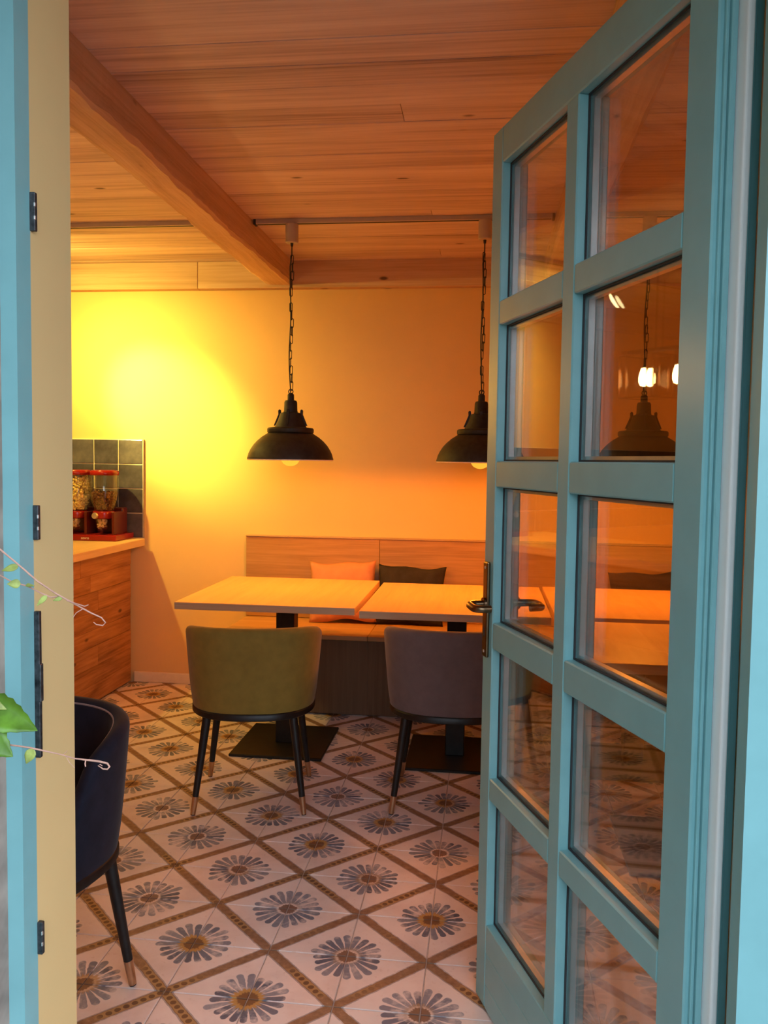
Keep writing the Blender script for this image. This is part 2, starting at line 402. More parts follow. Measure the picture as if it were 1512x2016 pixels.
# added unseen wall and overhead board that keep daylight off the door
sw = tag(box('wall_blocker', (-1.20, -4.0, -.12, -.95, 1.13, 2.9), M_blocker), 'unseen dark green wall added left of the entrance to block daylight', 'wall', kind='structure')  # added out of view to darken the door face
ev = tag(box('shade_board', (-3.2, .10, 2.40, 2.6, 1.13, 2.50), M_beamx), 'unseen wooden board added above the entrance to shade the upper door', 'shade_board', kind='structure')  # added overhead, unseen, so daylight fades towards the top of the door

# ceiling
ceil = tag(box('ceiling', (XL-.1, 1.10, ZC+.016, XR+.1, YB+.1, ZC+.12), M_beamx), 'whitewashed rough pine board ceiling', 'ceiling', kind='structure')
PW = .148; yy = 1.36
k = 0
while yy < YB:
    y1 = min(yy+PW, YB); cuts = [XL, -3.1+random.uniform(-.5, .5), random.choice([-1.22, -1.22, -.3, .4])+random.uniform(-.02, .02), XR]
    for a, b_ in zip(cuts[:-1], cuts[1:]):
        dz = random.uniform(-.0015, .0015)
        box('plank', (a+.0006, yy+.0006, ZC+dz, b_-.0006, y1-.0006, ZC+.018), M_ceiling, ceil, .0012)
    yy = y1; k += 1
# beams
def rough_beam(name, x0, x1, y0, y1, z0, z1, mat, label):
    nx = 90; vs, fs = [], []; rnd = random.Random(name+label)
    ring = [(x0, z1), (x0, z0+.012), (x0+.014, z0), (x1-.014, z0), (x1, z0+.012), (x1, z1)]
    ph = [rnd.uniform(0, 6) for _ in range(6)]
    for i in range(nx+1):
        y = y0+(y1-y0)*i/nx
        for q, (x, z) in enumerate(ring):
            a = .004*sin(y*3.1+ph[q])+.002*sin(y*9.3+ph[(q+2) % 6])+.0015*sin(y*27+ph[(q+3) % 6])+rnd.uniform(-.002, .002)
            dx = a if q not in (0, 5) else 0; dz = .7*a if 0 < q < 5 else 0
            vs.append((x+dx, y, z+dz))
    m = len(ring)
    for i in range(nx):
        for q in range(m): fs.append((i*m+q, i*m+(q+1) % m, (i+1)*m+(q+1) % m, (i+1)*m+q))
    fs.append(tuple(range(m))); fs.append(tuple(nx*m+q for q in range(m)))
    return tag(raw(name, vs, fs, mat), label, 'beam', kind='structure')
rough_beam('trim_2', -1.315, -1.165, YF, 4.965, 2.425, ZC, M_beam, 'long rough ceiling beam left of the pendant lamps')
rough_beam('trim_3', .30, .45, YF, 4.965, 2.425, ZC, M_beam, 'ceiling beam seen through the upper door panes')
fas = thing('trim_4', (-1.2, 4.97, 2.41), 'whitewashed board fascia along the top of the back wall', 'fascia', kind='structure')
for a, b_ in ((XL, -3.0), (-3.0, -1.735), (-1.735, .35), (.35, XR)):
    box('board', (a+.001, 4.965, 2.412, b_-.001, YB, ZC), M_beamx, fas, .0025)
# baseboard
bb = tag(box('baseboard_back', (-2.165, YB-.016, 0, -1.44, YB, .065), M_white_trim, None, .004), 'low pale skirting board between counter and bench', 'baseboard', kind='structure')

# ------------------------------------------------------------------ door frame (trim_1)
fr = thing('trim_1', (-.16, 1.22, 0), 'light blue painted wooden door frame', 'door frame', kind='structure')
prism('jamb', [(-.76, 1.20), (-.697, 1.20), (-.697, 1.240), (-.76, 1.240)], -.02, OZ+.1, M_teal, fr)
prism('jamb', [(.364, 1.20), (.56, 1.20), (.56, 1.41), (.402, 1.41), (.402, 1.245), (.364, 1.245)], -.02, OZ+.1, M_teal, fr)
box('head', (-.697, 1.20, OZ, .402, 1.24, OZ+.1), M_teal, fr, .002)
box('threshold', (-.697, 1.20, -.02, .402, 1.24, .006), M_alu, fr, .002)
for z0, z1 in ((1.742, 1.800), (1.270, 1.324), (.925, 1.158), (.604, .657)):
    sp = box('strike_plate', (-.699, 1.2385, z0, -.6885, 1.2465, z1), M_strike, fr, .001)
    if z1-z0 < .1:
        for q in (.28, .62): box('screw', (-.690, 1.237, z0+(z1-z0)*q, -.6875, 1.2405, z0+(z1-z0)*q+.006), M_alu, sp, .0006)
    else:
        box('latch_keep', (-.69, 1.2375, z0+.09, -.686, 1.2465, z0+.15), M_strike, sp, .001)

# ------------------------------------------------------------------ the open door (door_1)
TH = radians(-69.5)
door = thing('door_1', (0, 2.167, 0), 'open blue glazed door with ten panes and bronze handle', 'door', kind='structure', rz=TH, world=False)
DW, DT, Z0, Z1 = .912, .068, .010, 2.208
UA0, UA1, UB0, UB1 = .064, .414, .466, .836
ROWS = [(.227, .552), (.608, .937), (1.003, 1.340), (1.404, 1.735), (1.793, 2.122)]
BV = .0028
box('stile', (0, 0, Z0, UA0, DT, Z1), M_teal, door, BV)
box('stile', (UB1, 0, Z0, DW, DT, Z1), M_teal, door, BV)
box('muntin', (UA1, 0, ROWS[0][0], UB0, DT, ROWS[-1][1]), M_teal, door, BV)
zs = [(ROWS[q][1], ROWS[q+1][0]) for q in range(4)]
for za, zb in zs:
    box('rail', (UA0, 0.0005, za, UA1, DT-.0005, zb), M_teal, door, BV); box('rail', (UB0, 0.0005, za, UB1, DT-.0005, zb), M_teal, door, BV)
box('top_rail', (UA0, .0003, ROWS[-1][1], UB1, DT-.0003, Z1), M_teal, door, BV)
for za, zb in ((Z0, .072), (.072, .154), (.154, .227)):
    box('bottom_board', (UA0, .0004, za, UB1, DT-.0004, zb), M_teal, door, .0016)
for za, zb in ROWS:
    for ua, ub in ((UA0, UA1), (UB0, UB1)):
        box('glass_pane', (ua-.0, .0240, za, ub, .0275, zb), M_glass, door)
        box('glass_pane', (ua, .0435, za, ub, .0470, zb), M_glass, door)
        e = .0005; s = .011
        boxes('spacer_bar', [(ua+e, .0285, za+e, ua+s, .0425, zb-e), (ub-s, .0285, za+e, ub-e, .0425, zb-e), (ua+s, .0285, za+e, ub-s, .0425, za+s), (ua+s, .0285, zb-s, ub-s, .0425, zb-e)], M_alu, door)
        boxes('glazing_seal', [(ua+e, .0205, za+e, ua+.004, .0239, zb-e), (ub-.004, .0205, za+e, ub-e, .0239, zb-e), (ua+.004, .0205, za+e, ub-.004, .0239, za+.004), (ua+.004, .0205, zb-.004, ub-.004, .0239, zb-e)], M_rubber, door)
# hinge edge profile
box('edge_strip', (DW, .008, Z0, DW+.006, .014, Z1), M_teal, door, .001)
box('edge_strip', (DW, .015, Z0, DW+.011, .0255, Z1), M_teal, door, .002)
box('weather_seal', (DW, .027, Z0, DW+.030, .0400, Z1), M_gasket, door, .004, 3)
box('edge_strip', (DW, .0415, Z0, DW+.012, .056, Z1), M_teal, door, .002)
box('edge_strip', (DW, .0565, Z0, DW+.006, .072, Z1), M_teal, door, .002)
# handles
def handle(side):
    y = 0.0 if side < 0 else DT; s = side
    pl = box('handle_plate', (.014, min(y, y+s*.009), .910, .046, max(y, y+s*.009), 1.152), M_bronze, door, .004, 2)
    pts = [(.030, y+s*.008, 1.045), (.030, y+s*.034, 1.045)]
    for q in range(7):
        a = q/6*pi/2; pts.append((.030+.020*(1-cos(a)), y+s*(.034+.020*sin(a)), 1.045))
    pts += [(.065, y+s*.055, 1.044), (.076, y+s*.0545, 1.043)]
    for q in range(1, 7):
        a = q/6*pi/2; pts.append((.076+.020*sin(a), y+s*(.0345+.020*cos(a)), 1.043))
    pts.append((.096, y+s*.018, 1.043))
    tube('lever', pts, .0095, M_bronze, pl, 12)
    lathe('rosette', [(.0, 0), (.016, 0), (.016, .006), (.0, .006)], M_bronze, pl, 20).matrix_local = Matrix.Translation((.030, y+s*.008, 1.045)) @ Matrix.Rotation(s*-pi/2, 4, 'X')
    for z in (.925, 1.137): lathe('screw', [(0, 0), (.004, 0), (.003, .0015), (0, .0015)], M_alu, pl, 12).matrix_local = Matrix.Translation((.030, y+s*.009, z)) @ Matrix.Rotation(s*-pi/2, 4, 'X')
    box('keyhole', (.027, min(y+s*.0085, y+s*.0097), .962, .033, max(y+s*.0085, y+s*.0097), .985), M_rubber, pl)
handle(-1); handle(1)

# ------------------------------------------------------------------ track lighting + pendants
RY = 4.13
def track(x0, x1, label):
    t = thing('lighting_track', ((x0+x1)/2, RY, ZC-.02), label, 'light track', 'ceiling light track')
    box('rail', (x0, RY-.017, ZC-.022, x1, RY+.017, ZC), M_white, t, .002)
    box('slot', (x0+.01, RY-.006, ZC-.0235, x1-.01, RY+.006, ZC-.0215), M_rubber, t)
    for xx in (x0, x1): box('end_cap', (xx-.006, RY-.019, ZC-.026, xx+.006, RY+.019, ZC), M_rubber, t, .001)
track(-4.2, -1.325, 'ceiling light track left of the long beam')
track(-1.150, .288, 'ceiling light track carrying the two front pendant lamps')
track(.464, 2.0, 'ceiling light track behind the door glass')

def pendant(x, label, seed):
    rnd = random.Random(seed); ZR = 1.402
    t = thing('pendant_lamp', (x, RY, ZR), label, 'pendant lamp', 'black industrial pendant lamps')
    L = (x, RY, ZR)
    outer = [(.213, 0), (.2135, .003), (.211, .010), (.206, .028), (.197, .047), (.182, .070), (.164, .090), (.140, .1105), (.118, .124), (.108, .131)]
    inner = [(r-.004, z-.003 if z > .02 else z) for r, z in outer][::-1]
    lathe('shade', outer+[(.085, .133), (.085, .129)]+inner, M_lampblack, t, 56, L, close=True)
    lathe('shade_lining', [(.2085, .0012)]+[(max(r-.0055, .03), z-.005) for r, z in outer[3:]]+[(.05, .122), (.05, .121)]+[(max(r-.0065, .03), z-.0062) for r, z in outer[3:]][::-1]+[(.2075, .0012)], M_lampin, t, 56, L, close=True)
    lathe('rim_lip', [(.2055, .0005), (.2075, -.0048), (.2105, -.0055), (.2125, -.0035), (.2125, .0)], M_lampin, t, 56, L, close=True)
    lathe('collar', [(.06, .131), (.113, .131), (.115, .135), (.115, .149), (.110, .155), (.084, .158), (.06, .158)], M_lampblack, t, 48, L)
    lathe('neck', [(0, .150), (.080, .157), (.074, .170), (.063, .192), (.053, .222), (.050, .228), (.036, .232), (.0335, .240), (.032, .280), (.028, .289), (.0165, .292), (.016, .318), (.011, .325), (0, .326)], M_lampblack, t, 36, L)
    for q in range(4):
        a = q*pi/2; c, s = cos(a), sin(a)
        prof = [(.046, .168), (.084, .166), (.070, .200), (.061, .222), (.062, .240), (.057, .246), (.050, .243), (.048, .226)]
        vs = [];  n = len(prof)
        for w_ in (-.0055, .0055):
            for r, z in prof: vs.append((x+r*c-w_*s, RY+r*s+w_*c, ZR+z))
        fs = [tuple(range(n)), tuple(range(2*n-1, n-1, -1))]+[(i, (i+1) % n, n+(i+1) % n, n+i) for i in range(n)]
        raw('fin', vs, fs, M_lampblack, t)
    bl = lathe('bulb', [(0, -.034), (.018, -.031), (.034, -.022), (.045, -.007), (.049, .010), (.047, .028), (.038, .046), (.026, .060), (.017, .074), (.0, .075)], M_bulb, t, 28, L)
    lathe('lamp_holder', [(0, .075), (.020, .075), (.020, .122), (0, .122)], M_lampblack, t, 20, L)
    lt = bpy.data.lights.new('pendant_bulb_light', 'POINT'); lo = bpy.data.objects.new('pendant_bulb_light', lt); COL.objects.link(lo)
    lt.energy = PENDANT_W; lt.color = PENDANT_COL; lt.shadow_soft_size = .025; lo.location = (x, RY, ZR+.022); attach(lo, t)
    # ring on top
    tube('loop', [(x+.011*cos(a), RY, ZR+.334+.011*sin(a)) for a in [2*pi*q/14 for q in range(14)]], .0026, M_lampblack, t, 6, True)
    # chain links
    zt, zb = 2.395, ZR+.342; nl = 17; pitch = (zt-zb)/nl
    for q in range(nl):
        zc = zb+pitch*(q+.5); hl = pitch*.5+.0035; w_ = .0065
        ang = (pi/2*(q % 2)+rnd.uniform(-.35, .35)+.35); c, s = cos(ang), sin(ang); ox = .004*sin(q*.9+seed)
        pts = []
        for e in range(16):
            a = 2*pi*e/16; pu = w_*cos(a); pz = (hl-w_)*(1 if sin(a) >= 0 else -1)+w_*sin(a)
            pts.append((x+ox+pu*c, RY+pu*s, zc+pz))
        tube('chain_link', pts, .0021, M_lampblack, t, 6, True)
    tube('cable', [(x, RY, 2.462), (x, RY, 2.40)]+[(x-.006-.003*sin(i*.8+seed), RY+.004*cos(i), 2.40-(2.40-ZR-.33)*i/12) for i in range(1, 12)]+[(x, RY, ZR+.32)], .0030, M_lampblack, t, 6)
    lathe('track_adapter', [(0, 2.456), (.028, 2.456), (.0315, 2.460), (.0315, ZC-.0245), (0, ZC-.0245)], M_white, t, 32, (x, RY, 0))
    lathe('cord_grip', [(0, 2.440), (.006, 2.440), (.008, 2.458), (0, 2.458)], M_rubber, t, 12, (x, RY, 0))
pendant(-.967, 'black dome pendant lamp hanging over the left table', 1)
pendant(-.031, 'black dome pendant lamp half hidden by the open door', 2)
pendant(.728, 'black dome pendant lamp seen behind the door glass', 3)

# spotlight on the left track
SPX = Vector((-2.646, RY, 2.402)); AIM = Vector((-1.96, YB, 1.70)); dr = (AIM-SPX).normalized()
sp = thing('track_spotlight', (SPX.x, RY, ZC-.024), 'white track spotlight aimed at the yellow lit wall', 'spotlight')
box('adapter', (SPX.x-.045, RY-.016, ZC-.062, SPX.x+.045, RY+.016, ZC-.022), M_white, sp, .003)
tube('arm', [(SPX.x, RY, ZC-.06), (SPX.x, RY, ZC-.10), tuple(SPX-dr*.05)], .008, M_white, sp, 10)
q = dr.to_track_quat('Z', 'Y').to_matrix().to_4x4()
hd = lathe('lamp_head', [(0, -.13), (.042, -.13), (.050, -.12), (.055, .0), (.052, .0), (.048, -.03), (0, -.03)], M_white, None, 32)
hd.data.transform(Matrix.Translation(SPX) @ q); attach(hd, sp)
ln = lathe('lens', [(0, -.022), (.045, -.022), (.0515, .001), (.046, .010), (.026, .016), (0, .018)], M_spotface, None, 24); ln.data.transform(Matrix.Translation(SPX) @ q); attach(ln, sp)
for nm, wt_, ang_ in (('spot_beam', SPOT_W, 40), ('spot_halo', MID_W, 78), ('spot_spill', SPILL_W, 140)):   # reflector beam and its softer spill
    sl = bpy.data.lights.new(nm, 'SPOT'); so = bpy.data.objects.new(nm, sl); COL.objects.link(so)
    sl.energy = wt_; sl.color = SPOT_COL; sl.spot_size = radians(ang_); sl.spot_blend = 1.0; sl.shadow_soft_size = .03
    so.matrix_world = Matrix.Translation(SPX+dr*.022) @ dr.to_track_quat('-Z', 'Y').to_matrix().to_4x4()
    attach(so, sp)

# linear chandelier over the counter (seen mirrored in the door glass)
CX, CZ = -2.165, 1.858
ch = thing('glass_chandelier', (CX, 3.19, CZ), 'linear chandelier of glass boxes with bright filament bulbs mirrored in the door', 'chandelier')
box('bar', (CX-.014, 2.74, CZ+.128, CX+.014, 3.64, CZ+.146), M_black, ch, .002)
for yy in (2.95, 3.43):
    tube('hanger_rod', [(CX, yy, CZ+.14), (CX, yy, ZC)], .004, M_black, ch, 8)
lathe('ceiling_rose', [(0, ZC-.02), (.06, ZC-.02), (.06, ZC), (0, ZC)], M_black, ch, 28, (CX, 3.19, 0))
for yy in (3.50, 3.29, 3.08, 2.87):
    a = .088
    bm = bmesh.new()
    for sx in (-1, 1):
        box_bm(bm, CX+sx*a-.002, yy-a, CZ-.11, CX+sx*a+.002, yy+a, CZ+.11); box_bm(bm, CX-a+.002, yy+sx*a-.002, CZ-.11, CX+a-.002, yy+sx*a+.002, CZ+.11)
    me = bpy.data.meshes.new('glass_shade'); bm.to_mesh(me); bm.free(); gs = link('glass_shade', me, M_clear, ch)
    bl = []
    for sx in (-1, 1):
        for sy in (-1, 1): bl.append((CX+sx*a-.003, yy+sy*a-.003, CZ-.112, CX+sx*a+.003, yy+sy*a+.003, CZ+.114))
        for zz in (-.112, .108):
            bl.append((CX+sx*a-.003, yy-a, CZ+zz, CX+sx*a+.003, yy+a, CZ+zz+.005)); bl.append((CX-a, yy+sx*a-.003, CZ+zz, CX+a, yy+sx*a+.003, CZ+zz+.005))
    boxes('shade_frame', bl, M_bronze, gs)
    lathe('socket', [(0, .05), (.018, .05), (.018, .13), (0, .13)], M_black, ch, 18, (CX, yy, CZ))
    lathe('bulb', [(0, -.050), (.016, -.044), (.024, -.025), (.024, .0), (.019, .025), (.013, .045), (.0, .05)], M_chbulb, ch, 20, (CX, yy, CZ))

# ------------------------------------------------------------------ backsplash tiles on the back wall
bs = thing('tile_backsplash', (-3.2, YB, .905), 'dark glazed square wall tiles above the counter', 'backsplash')
TS = .1515; BX1 = -2.104
box('grout_bed', (XL+.02, YB-.008, .906, BX1+.002, YB-.0003, 1.513), M_grout_w, bs)
tw = .1575; cols = 15
TM = box_me('tile', -tw/2+.0028, -.0045, -TS/2+.0028, tw/2-.0028, .0045, TS/2-.0028, .0022, 2); TM.materials.append(M_tile)
for c in range(cols):
    for r_ in range(4):
        t = bpy.data.objects.new('tile', TM); COL.objects.link(t)
        t.location = (BX1-(c+.5)*tw, YB-.0085+random.uniform(-.0006, .0006), 1.5115-(r_+.5)*TS); t.rotation_euler = (random.uniform(-.008, .008), 0, random.uniform(-.008, .008)); attach(t, bs)
box('edge_trim', (BX1+.002, YB-.013, .900, BX1+.0085, YB, 1.514), M_alu, bs, .001)

# ------------------------------------------------------------------ counter
ct = thing('bar_counter', (-2.5, 4.1, 0), 'pine plank clad bar counter in the corner', 'counter')
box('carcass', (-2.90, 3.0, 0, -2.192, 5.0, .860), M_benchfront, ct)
hts = [.108, .100, .112, .096, .104, .110, .098, .116]; z = .014; rn = random.Random(4)
for h_ in hts:
    z1 = min(z+h_, .860); cut = rn.uniform(3.9, 4.6)
    for a, b_ in ((3.0, cut), (cut, 4.995)):
        box('plank', (-2.192, a+.0008, z+.0008, -2.172+rn.uniform(-.003, .002), b_-.0008, z1-.0008), M_pine, ct, .0018)
    z = z1
wt = tag(box('counter_top', (-2.95, 2.95, .861, -2.075, 4.985, .905), M_ctop, None, .004, 2), 'pale oak worktop on the plank clad counter', 'worktop')

# ------------------------------------------------------------------ cereal dispenser
cd = thing('cereal_dispenser', (-2.36, 4.87, .905), 'red twin cereal dispenser with clear hoppers on the counter', 'cereal dispenser')
bx0, bx1, by0, by1 = -2.56, -2.155, 4.745, 5.005
CZ0 = .9055
box('base', (bx0, by0, CZ0, bx1, by1, CZ0+.035), M_red, cd, .006, 2)
for hx in (-2.448, -2.276):
    # column behind each hopper + shield
    box('column', (hx-.080, 4.920, CZ0+.033, hx+.088, 4.990, CZ0+.19), M_darkred, cd, .01, 2)
    box('side_wall', (hx+.074, 4.790, CZ0+.033, hx+.090, 4.930, CZ0+.17), M_darkred, cd, .004)
    hp = lathe('hopper', [(.052, .165), (.066, .195), (.0795, .240), (.084, .300), (.084, .392), (.0815, .392), (.0815, .300), (.0770, .242), (.0635, .197), (.050, .165)], M_clear, cd, 36, (hx, 4.860, CZ0), close=True)
    lathe('lid', [(0, .386), (.082, .386), (.0855, .392), (.0855, .404), (.080, .414), (.06, .418), (0, .418)], M_red, cd, 36, (hx, 4.860, CZ0))
    lathe('collar', [(0, .125), (.050, .125), (.062, .132), (.066, .160), (.062, .172), (0, .172)], M_red, cd, 32, (hx, 4.850, CZ0))
    lathe('chute', [(.026, .062), (.040, .080), (.046, .128), (.043, .128), (.037, .082), (.024, .062)], M_clear, cd, 28, (hx, 4.830, CZ0), close=True)
    kb = tube('knob_shaft', [(hx-.012, 4.830, CZ0+.148), (hx-.012, 4.760, CZ0+.148)], .006, M_alu, cd, 10)
    lathe('knob', [(0, 0), (.017, 0), (.020, .006), (.016, .016), (0, .018)], M_alu, kb, 20).matrix_local = Matrix.Translation((hx-.012, 4.762, CZ0+.148)) @ Matrix.Rotation(pi/2, 4, 'X')
def pile(name, hx, z0, z1, rf, mat, n, size, sd, parent, cy=4.860):
    rnd = random.Random(sd); bm = bmesh.new()
    for _ in range(n):
        zz = rnd.uniform(z0, z1); rm = rf(zz)-size; a = rnd.uniform(0, 2*pi); r = rm*sqrt(rnd.uniform(.45, 1))
        g = bmesh.ops.create_icosphere(bm, subdivisions=1, radius=size)['verts']
        mt = Matrix.Translation((hx+r*cos(a), cy+r*sin(a), CZ0+zz)) @ Matrix.Rotation(rnd.uniform(0, 6), 4, (rnd.random(), rnd.random(), rnd.random()+.1)) @ Matrix.Diagonal((rnd.uniform(.7, 1.2), rnd.uniform(.6, 1.1), rnd.uniform(.4, .9), 1))
        bmesh.ops.transform(bm, matrix=mt, verts=g)
    me = bpy.data.meshes.new(name); bm.to_mesh(me); bm.free(); o = link(name, me, mat, parent); return o
hr = lambda z: .0600+min(1, max(0, (z-.19)/.08))*.0205
for nm, hx, zt, mt, lab in (('corn_flakes', -2.448, .378, M_corn, 'yellow cereal filling the left clear hopper'), ('chocolate_flakes', -2.276, .285, M_choc, 'dark brown cereal in the right clear hopper')):
    o = pile(nm, hx, .18, zt, hr, mt, 1300, .0095, 3, None); tag(o, lab, 'cereal', kind='stuff')
for nm, hx, lab in (('nut_flakes', -2.448, 'pale flakes in the spout under the left hopper'), ('nut_flakes', -2.276, 'pale flakes in the spout under the right hopper')):
    o = pile(nm, hx, .072, .122, lambda z: .036, M_nut, 50, .0095, 5, None, 4.830); tag(o, lab, 'cereal', kind='stuff')
fc = bpy.data.curves.new('brand_text', 'FONT'); fc.body = 'zevro'; fc.size = .022; fc.extrude = .0004
fo = bpy.data.objects.new('tmp_text', fc); COL.objects.link(fo)
dg = bpy.context.evaluated_depsgraph_get(); dg.update(); tme = bpy.data.meshes.new_from_object(fo.evaluated_get(dg)); bpy.data.objects.remove(fo)
tme.materials.clear(); tme.transform(Matrix.Translation((-2.37, by0-.0005, CZ0+.010)) @ Matrix.Rotation(pi/2, 4, 'X'))
link('lettering', tme, M_text, cd)
# ------------------------------------------------------------------ bench
bn = thing('wall_bench', (.3, 4.8, 0), 'long oak wall bench with a low panelled backrest', 'bench')
BX0 = -1.435
for a, b_ in ((BX0, -.620), (-.620, .42), (.42, 1.46), (1.46, 2.29)):
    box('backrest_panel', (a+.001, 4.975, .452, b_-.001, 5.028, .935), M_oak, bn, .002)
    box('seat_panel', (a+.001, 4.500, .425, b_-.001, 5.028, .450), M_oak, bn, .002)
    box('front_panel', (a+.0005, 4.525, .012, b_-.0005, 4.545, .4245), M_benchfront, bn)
box('backrest_cap', (BX0, 4.968, .9355, 2.29, 5.029, .943), M_oakend, bn, .0015)
box('end_panel', (BX0, 4.546, .0, BX0+.02, 5.028, .4245), M_oak, bn, .001)
box('plinth', (BX0+.03, 4.560, 0, 2.28, 4.58, .30), M_black, bn)

# ------------------------------------------------------------------ cushions
def cushion(name, cx, y, w_, h_, tilt, rx, mat, label, seed):
    rnd = random.Random(seed); n = 22; T = .060; vs, fs = [], []
    def P(i, j, s):
        u, v = i/n*2-1, j/n*2-1
        e = (1-abs(u)**2.6)*(1-abs(v)**2.6)
        pin = 1-.10*(1-u*u)*(abs(v)**4)*1.0
        x = u*w_/2*(1-.075*(1-v*v)*abs(u)**3); zz = v*h_/2*(1-.085*(1-u*u)*abs(v)**3)
        wr_ = .006*sin(u*9+seed+v*4)*(abs(v)**2+abs(u)**2)*(1-abs(u)**8)*(1-abs(v)**8)+.003*sin(u*23+v*7+seed)
        return Vector((x, s*(T*max(e, 0)**.55)+wr_, zz+.006*sin(u*5+seed)*abs(v)))
    for s in (-1, 1):
        for j in range(n+1):
            for i in range(n+1): vs.append(P(i, j, s))
    N = (n+1)**2
    for s in range(2):
        for j in range(n):
            for i in range(n):
                a = s*N+j*(n+1)+i; f = (a, a+1, a+n+2, a+n+1); fs.append(f if s == 0 else f[::-1])
    me = bpy.data.meshes.new(name); me.from_pydata([tuple(v) for v in vs], [], fs)
    bm = bmesh.new(); bm.from_mesh(me); bmesh.ops.remove_doubles(bm, verts=bm.verts, dist=2e-3); bmesh.ops.recalc_face_normals(bm, faces=bm.faces); bm.to_mesh(me); bm.free()
    o = link(name, me, None, None, True); me.materials.append(mat)
    R_ = Matrix.Rotation(tilt, 4, 'X') @ Matrix.Rotation(rx, 4, 'Y'); me.transform(R_)
    zmin = min(v.co.z for v in me.vertices); ymax = max(v.co.y for v in me.vertices)
    o.location = (cx, y-ymax, .4505-zmin)
    return tag(o, label, 'cushion', 'scatter cushions on the bench')
cushion('cushion', -.825, 4.974, .40, .365, radians(-16), radians(-3), M_peach, 'peach coloured cushion on the bench behind the left table', 1.0)
cushion('cushion', -.425, 4.974, .40, .350, radians(-14), radians(2), M_dark, 'charcoal cushion right of the peach one on the bench', 2.3)
cushion('cushion', .905, 4.974, .40, .345, radians(-14), radians(-2), M_dark2, 'black cushion on the bench seen through the door', 3.1)

# ------------------------------------------------------------------ tables
def table(x0, x1, y0, y1, label, cx=None, cy=None):
    cx = (x0+x1)/2 if cx is None else cx; cy = (y0+y1)/2 if cy is None else cy
    t = thing('cafe_table', (cx, cy, 0), label, 'table', 'square oak cafe tables')
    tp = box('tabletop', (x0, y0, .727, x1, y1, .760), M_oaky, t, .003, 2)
    box('edge_band', (x0+.002, y0-.0012, .7285, x1-.002, y0, .7580), M_oakend, tp)
    box('column', (cx-.045, cy-.045, .012, cx+.045, cy+.045, .715), M_black, t, .004)
    box('mounting_plate', (cx-.16, cy-.16, .715, cx+.16, cy+.16, .7268), M_black, t, .002)
    box('base_plate', (cx-.222, cy-.24, 0.0005, cx+.222, cy+.24, .014), M_black, t, .003)
table(-1.372, -.556, 3.617, 4.486, 'square oak table left of the gap, under the lamp', -.958, 4.05)
table(-.528, .282, 3.556, 4.425, 'square oak table right of the gap beside the door handle', -.123, 4.0)
table(.300, 1.110, 3.590, 4.450, 'oak table behind the door panes, nearest the bench')
table(.330, 1.140, 2.770, 3.500, 'oak table behind the door panes, nearer the entrance')

